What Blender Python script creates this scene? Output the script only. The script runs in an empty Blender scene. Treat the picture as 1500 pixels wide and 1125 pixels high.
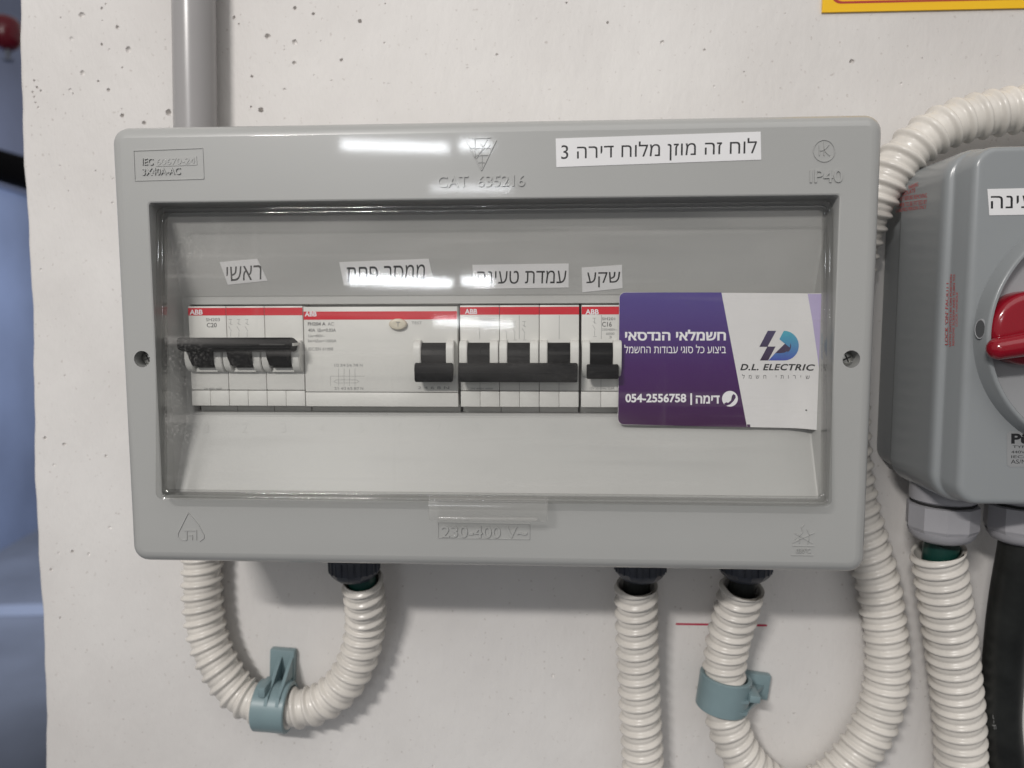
import bpy, bmesh, math, random
import numpy as np
from mathutils import Vector, Matrix
from mathutils.geometry import delaunay_2d_cdt
random.seed(7)
S = 0.001                      # everything below is written in millimetres
sc = bpy.context.scene
COL = sc.collection

# ------------------------------------------------------------------ camera
F = 1100.0                     # focal length in pixels of a 1500 px wide picture
CAM = Vector((27.6, -310.0, 14.8))
yaw, pitch, roll = .0566, .0930, .0028
ROT = Matrix.Rotation(yaw, 3, 'Z') @ Matrix.Rotation(-pitch, 3, 'X') @ Matrix.Rotation(roll, 3, 'Y')
cd = bpy.data.cameras.new('camera'); cam = bpy.data.objects.new('camera', cd); COL.objects.link(cam)
r_, f_, u_ = (ROT @ Vector((1,0,0))), (ROT @ Vector((0,1,0))), (ROT @ Vector((0,0,1)))
M = Matrix((r_, u_, -f_)).transposed().to_4x4(); M.translation = CAM * S
cam.matrix_world = M
cd.sensor_width = 36; cd.lens = 36 * F / 1500; cd.clip_start = .01; cd.clip_end = 100
cd.dof.use_dof = True; cd.dof.focus_distance = .318; cd.dof.aperture_fstop = cd.lens / 3.0
sc.camera = cam

# ------------------------------------------------------------------ world, lamps, exposure
w = bpy.data.worlds.new('World'); sc.world = w; w.use_nodes = True
bg = w.node_tree.nodes['Background']; bg.inputs[0].default_value = (1.0, .985, .97, 1); bg.inputs[1].default_value = .31
sc.view_settings.view_transform = 'Standard'; sc.view_settings.look = 'None'
sc.view_settings.exposure = .12; sc.view_settings.gamma = 1
def lamp(name, loc, target, sx, sy, power, col):
    l = bpy.data.lights.new(name, 'AREA'); l.shape = 'RECTANGLE'; l.size = sx; l.size_y = sy
    l.energy = power; l.color = col
    o = bpy.data.objects.new(name, l); COL.objects.link(o); o.location = loc
    d = (Vector(target) - Vector(loc)).normalized()
    o.rotation_euler = d.to_track_quat('-Z', 'Y').to_euler()
    return o
def ray(px, py):
    return ROT @ Vector(((px-750)/F, 1, -(py-562.5)/F))
def un(px, py, Y):
    """the place (mm) at depth Y that is seen at this place of the photograph"""
    d = ray(px, py); return CAM + d * ((Y - CAM.y) / d.y)
def mirrored(px, py, dist):
    d = ray(px, py).normalized(); p = un(px, py, 0)
    return (p + Vector((d.x, -d.y, d.z)) * dist * 1000) * S
# ceiling tube fittings of the garage behind the viewer: the key one high up to the left, two rows further away
lamp('ceiling_tube_near', (-.52, -1.32, .76), (0, 0, 0), .30, .045, 13.5, (1, .965, .93))
lamp('bounce_fill', (.35, -1.7, 1.75), (0, 0, 0), 2.4, 1.5, 12, (1, .985, .97))  # added soft fill, stands in for light bounced off the ceiling
def tube(pa, pb, dist, thick, rad):
    a, b = mirrored(*pa, dist), mirrored(*pb, dist); c = (a+b)/2; L = (a-b).length
    lamp('ceiling_tube', c, (0, 0, 0), L, thick, rad*math.pi*L*thick, (.93, .96, 1))
tube((500, 216), (657, 213), 6.0, .075, 42)
tube((673, 213), (719, 212), 6.0, .075, 42)
tube((632, 277), (748, 275), 8.0, .06, 26)
# added unseen area light in place of daylight, brightening the corridor behind the wall
lamp('corridor_fill', (-1.7, 2.7, .5), (-3.1, 3.7, -.2), .9, .9, 62, (.86, .9, 1))

# ------------------------------------------------------------------ materials
def mat(name, col, rough=.5, spec=.5, metal=0, bump=None, var=None, coat=0):
    m = bpy.data.materials.new(name); m.use_nodes = True
    nt = m.node_tree; b = nt.nodes['Principled BSDF']
    b.inputs['Base Color'].default_value = (*col, 1); b.inputs['Roughness'].default_value = rough
    b.inputs['Specular IOR Level'].default_value = spec; b.inputs['Metallic'].default_value = metal
    b.inputs['Coat Weight'].default_value = coat; b.inputs['Coat Roughness'].default_value = .045
    tc = nt.nodes.new('ShaderNodeTexCoord'); ob = tc.outputs['Object']
    if var:                              # (scale per metre, amount) gentle mottling of the paint
        n = nt.nodes.new('ShaderNodeTexNoise'); n.inputs['Scale'].default_value = var[0]; n.inputs['Detail'].default_value = 6
        nt.links.new(ob, n.inputs['Vector'])
        r = nt.nodes.new('ShaderNodeValToRGB'); e = r.color_ramp.elements
        e[0].position = .3; e[1].position = .7
        e[0].color = (*[c*(1-var[1]) for c in col], 1); e[1].color = (*[min(1, c*(1+var[1])) for c in col], 1)
        nt.links.new(n.outputs['Fac'], r.inputs['Fac']); nt.links.new(r.outputs['Color'], b.inputs['Base Color'])
    if bump:                             # (scale, strength, distance mm)
        n = nt.nodes.new('ShaderNodeTexNoise'); n.inputs['Scale'].default_value = bump[0]; n.inputs['Detail'].default_value = 5
        nt.links.new(ob, n.inputs['Vector'])
        u = nt.nodes.new('ShaderNodeBump'); u.inputs['Strength'].default_value = bump[1]; u.inputs['Distance'].default_value = bump[2]*S
        nt.links.new(n.outputs['Fac'], u.inputs['Height']); nt.links.new(u.outputs['Normal'], b.inputs['Normal'])
    return m
def srgb(r, g, b):
    f = lambda c: (c/255/12.92) if c/255 <= .04045 else ((c/255+.055)/1.055)**2.4
    return f(r), f(g), f(b)
m_frame = mat('grey_abs_plastic', (.37, .372, .362), .33, .42, coat=.5, bump=(75, .16, .14), var=(14, .02))
m_inner = mat('grey_inner_plastic', (.425, .425, .415), .42, .35, bump=(500, .05, .05), var=(20, .03))
m_back = mat('back_box_plastic', (.30, .30, .29), .4)
m_white = mat('breaker_housing', (.66, .655, .63), .38, .4, bump=(900, .04, .05), var=(60, .02))
m_red = mat('red_stripe', (.62, .018, .035), .35, .4)
m_black = mat('black_lever_plastic', (.005, .005, .006), .5, .08, bump=(900, .1, .06), var=(90, .4))
m_dark = mat('slot_dark', (.02, .02, .02), .7)
m_cream = mat('cream_conduit_plastic', (.68, .645, .595), .27, .45, var=(55, .09), bump=(400, .06, .08))
m_ink = mat('black_ink', (.012, .012, .014), .5)
m_faint = mat('grey_ink', (.10, .10, .10), .5)
m_fainter = mat('pale_grey_ink', (.24, .24, .24), .5)
m_tape = mat('white_label_tape', (.74, .735, .74), .32, .4, var=(60, .02))
m_print = mat('white_print', (.80, .79, .82), .45)
m_clip = mat('blue_grey_clip_plastic', (.21, .29, .31), .36, .4, var=(60, .06), bump=(500, .08, .06))
m_pipe = mat('grey_pvc_pipe', (.32, .31, .31), .25, .45, var=(18, .03))
m_gland = mat('dark_gland_plastic', (.045, .05, .065), .4, .4, var=(120, .2))
m_lgland = mat('pale_gland_plastic', (.38, .375, .395), .38, .4, var=(60, .04), bump=(500, .06, .06))
m_green = mat('green_sheath', (.006, .045, .035), .35)
m_rubber = mat('black_cable_rubber', (.014, .015, .014), .42, .4, var=(70, .4), bump=(300, .15, .1))
m_cabmark = mat('cable_print', (.17, .17, .165), .6)
m_box = mat('isolator_grey_plastic', (.265, .28, .288), .25, .45, var=(12, .03), bump=(90, .04, .3))
m_boxin = mat('isolator_pale_plastic', (.31, .315, .325), .32, .4)
m_knob = mat('red_handle_plastic', (.25, .002, .012), .18, .5, coat=.3)
m_redprint = mat('red_print', (.42, .05, .05), .5)
m_sticker = mat('grey_sticker', (.28, .285, .29), .4)
m_yellow = mat('yellow_sign', (.85, .50, .012), .3, .4)
m_signred = mat('dark_red_print', (.40, .03, .02), .4)
m_screw = mat('screw_steel', (.5, .5, .48), .28, metal=1)
m_pen = mat('red_pen', (.42, .02, .06), .6)
m_button = mat('cream_button', (.62, .57, .46), .35)
m_cardw = mat('card_white', (.70, .69, .69), .35, .4, var=(50, .02))
m_floor = mat('corridor_floor_paint', (.115, .13, .165), .6, var=(2, .25))
m_blue = mat('blue_cast_wall', (.15, .19, .30), .5, var=(1.6, .18))  # bluish cast of the corridor light put into the wall colour
m_blue2 = mat('grey_blue_wall_paint', (.10, .115, .17), .6, var=(2, .15))
m_beam = mat('black_pipe_lagging', (.004, .004, .005), .9, .1)
m_fire = mat('red_pipe_paint', (.13, .005, .014), .22)
m_kerb = mat('pale_floor_line', (.20, .23, .30), .6)

def gradient(name, a, b, z0, z1, rough=.32):
    """printed gradient, colour a at height z1 down to b at z0 (mm)"""
    m = mat(name, a, rough, .4); nt = m.node_tree; bs = nt.nodes['Principled BSDF']
    g = nt.nodes.new('ShaderNodeNewGeometry'); s = nt.nodes.new('ShaderNodeSeparateXYZ'); mr = nt.nodes.new('ShaderNodeMapRange')
    mr.inputs['From Min'].default_value = z0*S; mr.inputs['From Max'].default_value = z1*S
    r = nt.nodes.new('ShaderNodeValToRGB'); r.color_ramp.elements[0].color = (*b, 1); r.color_ramp.elements[1].color = (*a, 1)
    nt.links.new(g.outputs['Position'], s.inputs[0]); nt.links.new(s.outputs['Z'], mr.inputs['Value'])
    nt.links.new(mr.outputs[0], r.inputs['Fac']); nt.links.new(r.outputs['Color'], bs.inputs['Base Color'])
    return m

# painted concrete: soft trowel relief, faint stains
def wall_material():
    m = mat('painted_concrete', (.67, .64, .605), .55, .35); nt = m.node_tree; b = nt.nodes['Principled BSDF']; N = nt.nodes.new; L = nt.links.new
    tc = N('ShaderNodeTexCoord'); mp = N('ShaderNodeMapping'); mp.inputs['Scale'].default_value = (1, 1, .45); L(tc.outputs['Object'], mp.inputs[0])
    def noise(sc_, det, vec, rough=.55):
        n = N('ShaderNodeTexNoise'); n.inputs['Scale'].default_value = sc_; n.inputs['Detail'].default_value = det; n.inputs['Roughness'].default_value = rough
        L(vec, n.inputs['Vector']); return n.outputs['Fac']
    big = noise(5, 5, tc.outputs['Object']); fine = noise(260, 6, mp.outputs[0], .65); mid = noise(38, 5, mp.outputs[0])
    r = N('ShaderNodeValToRGB'); e = r.color_ramp.elements; e[0].position = .3; e[1].position = .68
    e[0].color = (.60, .575, .555, 1); e[1].color = (.75, .73, .71, 1); L(big, r.inputs['Fac'])
    sp = noise(420, 2, tc.outputs['Object']); r2 = N('ShaderNodeValToRGB'); e = r2.color_ramp.elements
    e[0].position = .24; e[0].color = (.62, .58, .55, 1); e[1].position = .33; e[1].color = (1, 1, 1, 1); L(sp, r2.inputs['Fac'])
    mx = N('ShaderNodeMixRGB'); mx.blend_type = 'MULTIPLY'; mx.inputs[0].default_value = .6; L(r.outputs[0], mx.inputs[1]); L(r2.outputs[0], mx.inputs[2])
    L(mx.outputs[0], b.inputs['Base Color'])
    b1 = N('ShaderNodeBump'); b1.inputs['Strength'].default_value = .75; b1.inputs['Distance'].default_value = .35*S; L(fine, b1.inputs['Height'])
    b2 = N('ShaderNodeBump'); b2.inputs['Strength'].default_value = .8; b2.inputs['Distance'].default_value = 1.6*S; L(mid, b2.inputs['Height'])
    L(b1.outputs[0], b2.inputs['Normal']); L(b2.outputs[0], b.inputs['Normal'])
    return m
m_wall = wall_material()

# clear plastic: a thin sheet that lets light straight through, mirrors by Fresnel, with dust on it
def clear_material(name, tint, dust=0.0, gloss=.04, haze=0):
    m = bpy.data.materials.new(name); m.use_nodes = True; nt = m.node_tree; N = nt.nodes.new; L = nt.links.new
    nt.nodes.remove(nt.nodes['Principled BSDF']); out = nt.nodes['Material Output']
    tr = N('ShaderNodeBsdfTransparent'); tr.inputs[0].default_value = (*tint, 1)
    gl = N('ShaderNodeBsdfGlossy'); gl.inputs['Roughness'].default_value = gloss
    fr = N('ShaderNodeFresnel'); fr.inputs['IOR'].default_value = 1.5
    ge = N('ShaderNodeNewGeometry'); iv = N('ShaderNodeMath'); iv.operation = 'SUBTRACT'; iv.inputs[0].default_value = 1; L(ge.outputs['Backfacing'], iv.inputs[1])
    mu = N('ShaderNodeMath'); mu.operation = 'MULTIPLY'; L(fr.outputs[0], mu.inputs[0]); L(iv.outputs[0], mu.inputs[1])
    mx = N('ShaderNodeMixShader'); L(mu.outputs[0], mx.inputs[0]); L(tr.outputs[0], mx.inputs[1]); L(gl.outputs[0], mx.inputs[2])
    # very soft wave of the moulded sheet, so that reflections are not ruler-straight
    tc = N('ShaderNodeTexCoord'); n0 = N('ShaderNodeTexNoise'); n0.inputs['Scale'].default_value = 16; n0.inputs['Detail'].default_value = 1
    L(tc.outputs['Object'], n0.inputs['Vector'])
    bp = N('ShaderNodeBump'); bp.inputs['Strength'].default_value = .35; bp.inputs['Distance'].default_value = .25*S; L(n0.outputs['Fac'], bp.inputs['Height'])
    L(bp.outputs[0], gl.inputs['Normal'])
    if haze:
        df = N('ShaderNodeBsdfDiffuse'); df.inputs[0].default_value = (.62, .61, .59, 1); m2 = N('ShaderNodeMixShader'); m2.inputs[0].default_value = haze
        L(mx.outputs[0], m2.inputs[1]); L(df.outputs[0], m2.inputs[2]); L(m2.outputs[0], out.inputs[0])
    elif dust:
        df = N('ShaderNodeBsdfDiffuse'); df.inputs[0].default_value = (.62, .60, .58, 1)
        sx = N('ShaderNodeSeparateXYZ'); L(tc.outputs['Object'], sx.inputs[0])
        mr = N('ShaderNodeMapRange'); mr.inputs['From Min'].default_value = -.100; mr.inputs['From Max'].default_value = -.142
        mr.inputs['To Min'].default_value = 0; mr.inputs['To Max'].default_value = 1; L(sx.outputs['X'], mr.inputs['Value'])
        def ramp(n, a, b_):
            r = N('ShaderNodeMapRange'); r.inputs['From Min'].default_value = a; r.inputs['From Max'].default_value = b_; L(n, r.inputs['Value']); return r.outputs[0]
        def noise(s_, d_, stretch=None, rot=0):
            n = N('ShaderNodeTexNoise'); n.inputs['Scale'].default_value = s_; n.inputs['Detail'].default_value = d_
            if stretch:
                mp = N('ShaderNodeMapping'); mp.inputs['Scale'].default_value = stretch; mp.inputs['Rotation'].default_value = (0, rot, 0)
                L(tc.outputs['Object'], mp.inputs[0]); L(mp.outputs[0], n.inputs['Vector'])
            else: L(tc.outputs['Object'], n.inputs['Vector'])
            return n.outputs['Fac']
        def mth(op, a, b_):
            k = N('ShaderNodeMath'); k.operation = op
            for i, v in enumerate((a, b_)):
                if isinstance(v, (int, float)): k.inputs[i].default_value = v
                else: L(v, k.inputs[i])
            return k.outputs[0]
        specks = ramp(noise(900, 4), .53, .68); patch = ramp(noise(48, 5), .44, .62)
        edge = mth('MULTIPLY', mth('MULTIPLY', specks, patch), mth('ADD', mth('MULTIPLY', mr.outputs[0], 1.0), .12))
        scr = mth('MULTIPLY', ramp(noise(140, 2, (1, 1, .05), .6), .68, .76), .03)
        scr2 = mth('MULTIPLY', ramp(noise(170, 2, (.04, 1, 1), .12), .60, .76), .10)
        smear = mth('MULTIPLY', ramp(noise(30, 5, (.35, 1, 1), .2), .50, .80), .07)
        d_ = mth('ADD', mth('ADD', mth('MULTIPLY', edge, .15), smear), mth('ADD', scr, scr2))
        d_ = mth('ADD', d_, .004); d_ = mth('MULTIPLY', d_, dust)
        m2 = N('ShaderNodeMixShader'); L(d_, m2.inputs[0]); L(mx.outputs[0], m2.inputs[1]); L(df.outputs[0], m2.inputs[2]); L(m2.outputs[0], out.inputs[0])
    else: L(mx.outputs[0], out.inputs[0])
    return m
m_clear = clear_material('clear_cover_plastic', (.985, .985, .98), 1.0)
m_tab = clear_material('clear_tab_plastic', (.985, .985, .98), 0, .1, .10)
m_rim = clear_material('clear_cover_rim', (.885, .885, .88), 0, .05)

# ------------------------------------------------------------------ builders
ROOTLOC = {}
def thing(name, label, cat, loc, group=None):
    o = bpy.data.objects.new(name, None); COL.objects.link(o); o.empty_display_size = .02
    o.location = Vector(loc)*S; o['label'] = label; o['category'] = cat
    if group: o['group'] = group
    ROOTLOC[o.name] = Vector(loc); return o
def root_of(p):
    while p.parent: p = p.parent
    return p
def link(name, me, m, parent=None, smooth=40):
    """me holds coordinates in world millimetres"""
    off = ROOTLOC.get(root_of(parent).name, Vector((0,0,0))) if parent else Vector((0,0,0))
    me.transform(Matrix.Scale(S, 4) @ Matrix.Translation(-off))
    if m: me.materials.clear(); me.materials.append(m)
    if smooth:
        for p in me.polygons: p.use_smooth = True
        me.set_sharp_from_angle(angle=math.radians(smooth))
    o = bpy.data.objects.new(name, me); COL.objects.link(o)
    if parent: o.parent = parent
    return o
def tag(o, label, cat, group=None):
    o['label'] = label; o['category'] = cat
    if group: o['group'] = group
    return o
def struct(o): o['kind'] = 'structure'; return o
def to_mesh(bm, name='m'):
    bmesh.ops.recalc_face_normals(bm, faces=bm.faces)
    me = bpy.data.meshes.new(name); bm.to_mesh(me); bm.free(); return me
def add_box(bm, lo, hi, bev=0, seg=2):
    b2 = bmesh.new(); bmesh.ops.create_cube(b2, size=1)
    for v in b2.verts: v.co = Vector([lo[i] + (v.co[i]+.5)*(hi[i]-lo[i]) for i in range(3)])
    if bev: bmesh.ops.bevel(b2, geom=b2.edges[:], offset=bev, segments=seg, profile=.5, affect='EDGES')
    t = bpy.data.meshes.new('t'); b2.to_mesh(t); b2.free(); bm.from_mesh(t); bpy.data.meshes.remove(t)
def box(name, lo, hi, m, parent=None, bev=0, seg=2):
    bm = bmesh.new(); add_box(bm, lo, hi, bev, seg); return link(name, to_mesh(bm), m, parent, 35)
def rrect(cx, cz, hw, hh, r, Y, n=6):
    pts = []
    for (sx, sz, a0) in ((1, 1, 0), (-1, 1, 90), (-1, -1, 180), (1, -1, 270)):
        for i in range(n+1):
            a = math.radians(a0 + 90*i/n)
            pts.append(Vector((cx + sx*(hw-r) + r*math.cos(a), Y, cz + sz*(hh-r) + r*math.sin(a))))
    return pts
def loft(bm, loops, cap0=False, cap1=False, close=True):
    vs = [[bm.verts.new(p) for p in l] for l in loops]; n = len(loops[0])
    for a, b in zip(vs, vs[1:]):
        for i in range(n if close else n-1):
            j = (i+1) % n
            try: bm.faces.new((a[i], a[j], b[j], b[i]))
            except ValueError: pass
    if cap0: bm.faces.new(vs[0])
    if cap1: bm.faces.new(vs[-1][::-1])
    return vs
def prism(bm, poly, fn0, fn1):
    """poly: 2-D outline; fn maps (a,b) to a point: two faces joined by walls"""
    loft(bm, [[fn0(*p) for p in poly], [fn1(*p) for p in poly]], True, True)
def spline(pts, step):
    P = [Vector(p) for p in pts]; P = [P[0]*2-P[1]] + P + [P[-1]*2-P[-2]]; out = []
    for i in range(1, len(P)-2):
        for k in range(40):
            t = k/40; a, b, c, d = P[i-1:i+3]
            out.append(.5*((2*b) + (c-a)*t + (2*a-5*b+4*c-d)*t*t + (3*b-a-3*c+d)*t**3))
    out.append(P[-2]); res = [out[0]]; acc = 0
    for a, b in zip(out, out[1:]):
        L = (b-a).length; d = step-acc
        while d <= L and L > 0:
            res.append(a + (b-a)*(d/L)); d += step
        acc = L-(d-step)
    return res
def sweep(bm, path, radius, seg=24, cap=True, up=Vector((0, 1, 0))):
    """radius(i, angle) or a number"""
    n = None; loops = []
    for i, p in enumerate(path):
        t = (path[min(i+1, len(path)-1)] - path[max(i-1, 0)]).normalized()
        n = (up - t*up.dot(t)).normalized() if n is None else (n - t*n.dot(t)).normalized()
        b = t.cross(n); l = []
        for k in range(seg):
            a = 2*math.pi*k/seg; r = radius(i, a) if callable(radius) else radius
            l.append(p + (n*math.cos(a) + b*math.sin(a))*r)
        loops.append(l)
    loft(bm, loops, cap, cap)
def lathe(bm, c, prof, axis='Z', seg=24, cap=(True, True), facet=0):
    loops = []
    for (r, h) in prof:
        l = []
        for k in range(seg):
            a = 2*math.pi*k/seg; x, y = r*math.cos(a), r*math.sin(a)
            l.append(Vector(c) + (Vector((x, y, h)) if axis == 'Z' else Vector((x, -h, y))))   # 'Y': h grows towards the viewer
        loops.append(l)
    loft(bm, loops, *cap)
def text(body, BL, BR, TL, m, parent, name='lettering', thick=.06, lift=.03, bold=0, shear=0, smooth=0, spacing=1):
    """lettering whose ink box fills the parallelogram BL, BR, TL (world mm)"""
    c = bpy.data.curves.new('txt', 'FONT'); c.body = body; c.size = 1; c.shear = shear; c.space_character = spacing; c.resolution_u = 4; c.fill_mode = 'NONE'
    o = bpy.data.objects.new('txt', c); COL.objects.link(o); bpy.context.view_layer.update()
    me = bpy.data.meshes.new_from_object(o); bpy.data.objects.remove(o); bpy.data.curves.remove(c)
    P = [v.co.to_2d() for v in me.vertices]; nx = {}
    E_ = [tuple(e.vertices) for e in me.edges]; bpy.data.meshes.remove(me)
    D_ = []
    for a, b in E_:                 # loops keep their running order: each edge goes on to the next vertex, the closing one back to the first
        D_.append((max(a, b), min(a, b)) if abs(a-b) != 1 else (min(a, b), max(a, b)))
    if bold:
        nxt = {a: b for a, b in D_}; prv = {b: a for a, b in D_}
        sg_ = 1 if sum(P[a].x*P[b].y-P[b].x*P[a].y for a, b in D_) > 0 else -1; Q = []
        for i_, p in enumerate(P):
            d0, d1 = (p-P[prv[i_]]), (P[nxt[i_]]-p); d0.normalize(); d1.normalize()
            n0, n1 = Vector((d0.y, -d0.x))*sg_, Vector((d1.y, -d1.x))*sg_; m_ = n0+n1
            Q.append(p + m_*(bold/max(.5, m_.length_squared/2)) if m_.length > .1 else p)
        P = Q
    V, _, T, _, _, _ = delaunay_2d_cdt(P, E_, [], 0, 1e-6, False)
    A_ = [(P[a].x, P[a].y, P[b].x, P[b].y) for a, b in D_]
    A_ = np.array(A_); keep = []
    for t in T:
        x = sum(V[i].x for i in t)/3; y = sum(V[i].y for i in t)/3
        up = (A_[:, 1] <= y) & (A_[:, 3] > y); dn = (A_[:, 3] <= y) & (A_[:, 1] > y)
        with np.errstate(divide='ignore', invalid='ignore'): cx = A_[:, 0] + (y-A_[:, 1])/(A_[:, 3]-A_[:, 1])*(A_[:, 2]-A_[:, 0])
        if ((up & (cx > x)).sum() - (dn & (cx > x)).sum()) != 0: keep.append(t)
    used = sorted({i for t in keep for i in t}); ix = {k: n for n, k in enumerate(used)}; n_ = len(used)
    cnt = {}
    for t in keep:
        for a, b in ((t[0], t[1]), (t[1], t[2]), (t[2], t[0])): cnt[(a, b)] = 1
    faces = [tuple(ix[i]+n_ for i in t) for t in keep]
    for (a, b) in cnt:
        if (b, a) not in cnt: faces.append((ix[a], ix[b], ix[b]+n_, ix[a]+n_))
    me = bpy.data.meshes.new('txt'); me.from_pydata([(V[i].x, V[i].y, 0) for i in used] + [(V[i].x, V[i].y, 1) for i in used], [], faces)
    xs = [V[i].x for i in used]; ys = [V[i].y for i in used]
    x0, x1, y0, y1 = min(xs), max(xs), min(ys), max(ys)
    BL, BR, TL = Vector(BL), Vector(BR), Vector(TL); ex, ez = BR-BL, TL-BL; nrm = ex.cross(ez).normalized()
    if nrm.y > 0: nrm = -nrm
    for v in me.vertices:
        q = BL + ex*((v.co.x-x0)/(x1-x0)) + ez*((v.co.y-y0)/(y1-y0))
        v.co = q + nrm*(lift + (thick if v.co.z > 0 else 0))
    return link(name, me, m, parent, smooth)
class Plane:
    def __init__(s, p, n): s.p, s.n = Vector(p), Vector(n).normalized()
    def at(s, px, py):
        d = ray(px, py); return CAM + d*((s.p-CAM).dot(s.n)/d.dot(s.n))
def ypl(Y): return Plane((0, Y, 0), (0, -1, 0))
def ptext(body, pl, x0, y0, x1, y1, m, parent, tilt=0, **k):
    """ink box from (x0, y0) top left to (x1, y1) bottom right in the photograph, on a plane; tilt: rise in px over the width"""
    return text(body, pl.at(x0, y1), pl.at(x1, y1-tilt), pl.at(x0, y0), m, parent, **k)
def sheet(name, pl, pts, thick, m, parent=None, lift=0, smooth=0):
    """flat piece with real thickness on a plane, its outline in photograph places"""
    n = pl.n if pl.n.y < 0 else -pl.n
    P = [pl.at(*p) + n*lift for p in pts]; bm = bmesh.new(); loft(bm, [P, [q + n*thick for q in P]], True, True)
    bmesh.ops.triangulate(bm, faces=[f for f in bm.faces if len(f.verts) > 4])
    return link(name, to_mesh(bm), m, parent, smooth)
def line_piece(bm, a, b, wid, n, h):
    d = (b-a).normalized(); s = d.cross(n).normalized()*wid/2
    loft(bm, [[a+s, b+s, b-s, a-s], [a+s*.6+n*h, b+s*.6+n*h, b-s*.6+n*h, a-s*.6+n*h]], True, True)
def plines(name, pl, segs, wid, h, m, parent, lift=.0):
    n = pl.n if pl.n.y < 0 else -pl.n; bm = bmesh.new()
    for s in segs:
        for p, q in zip(s, s[1:]): line_piece(bm, pl.at(*p)+n*lift, pl.at(*q)+n*lift, wid, n, h)
    return link(name, to_mesh(bm), m, parent, 0)

# ------------------------------------------------------------------ the setting
YW = 90.0
# wall: one sheet with its blow-holes cut in as bowls, and a worn vertical corner on the left
PITS = [(120,22,4.5),(155,6,2),(149,12,2),(172,40,2.6),(89,26,1.6),(105,57,3.2),(188,73,4.6),(149,65,2),(160,73,2),(121,107,3.6),(144,119,2),
 (179,99,1.5),(103,132,3.2),(159,132,2.8),(179,169,3),(211,180,3.6),(247,165,5),(432,12,3.2),(343,26,2.6),(459,20,2.6),(472,28,1.5),(392,53,4),
 (432,62,4.4),(431,92,3),(369,112,2.2),(417,131,2.2),(382,161,4.6),(368,157,2),(486,118,1.6),(500,88,3),(325,77,1.5),(527,31,3.4),(569,123,1.5),
 (890,33,2.2),(970,62,3.4),(728,80,2),(563,63,1.8),(685,100,1.8),(1032,73,2),(1046,127,2),(1248,90,3.6),(1320,123,2.4),(79,681,2.2),(94,651,3),
 (63,592,4.4),(155,668,2.4),(66,642,3),(161,773,2.8),(106,808,3.2),(86,810,2),(130,812,2.5),(75,835,2.6),(663,895,1.6),(810,990,2.8),(746,1047,2),
 (635,1122,2.2),(1163,1045,1.8),(1023,857,1.4),(140,250,1.3),(100,280,1.3),(60,395,2),(95,550,1.5),(88,243,1.6),(165,297,2),(166,262,1.8),
 (50,118,1.6),(54,128,2),(48,135,1.6),(60,133,1.8),(52,150,1.6),(56,158,2),(50,142,1.5),(88,905,2),(84,920,1.6),(600,70,1.2),(760,30,1.2),(830,4,1.5),
 (1110,40,1.3),(1150,20,1.2),(940,140,1.2),(1090,105,1.2),(470,60,1.2),(350,35,1.4),(1005,1080,1.3),(690,960,1.2),(720,1000,1.4),(860,900,1.2),(150,30,1.2)]
rnd = random.Random(3)
for _ in range(22): PITS.append((rnd.uniform(80, 500) if rnd.random() < .6 else rnd.uniform(500, 1480), rnd.uniform(3, 160), rnd.uniform(.7, 1.3)))
def edge_x(z):      # the left corner of the wall runs slightly out of plumb and is uneven
    t = (181.3 - z)/(181.3+248.5)
    return -254.7 + (-266.5+254.7)*t + 1.0*math.sin(z*.031+1) + .28*math.sin(z*.11) + .15*math.sin(z*.29+2)
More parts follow.
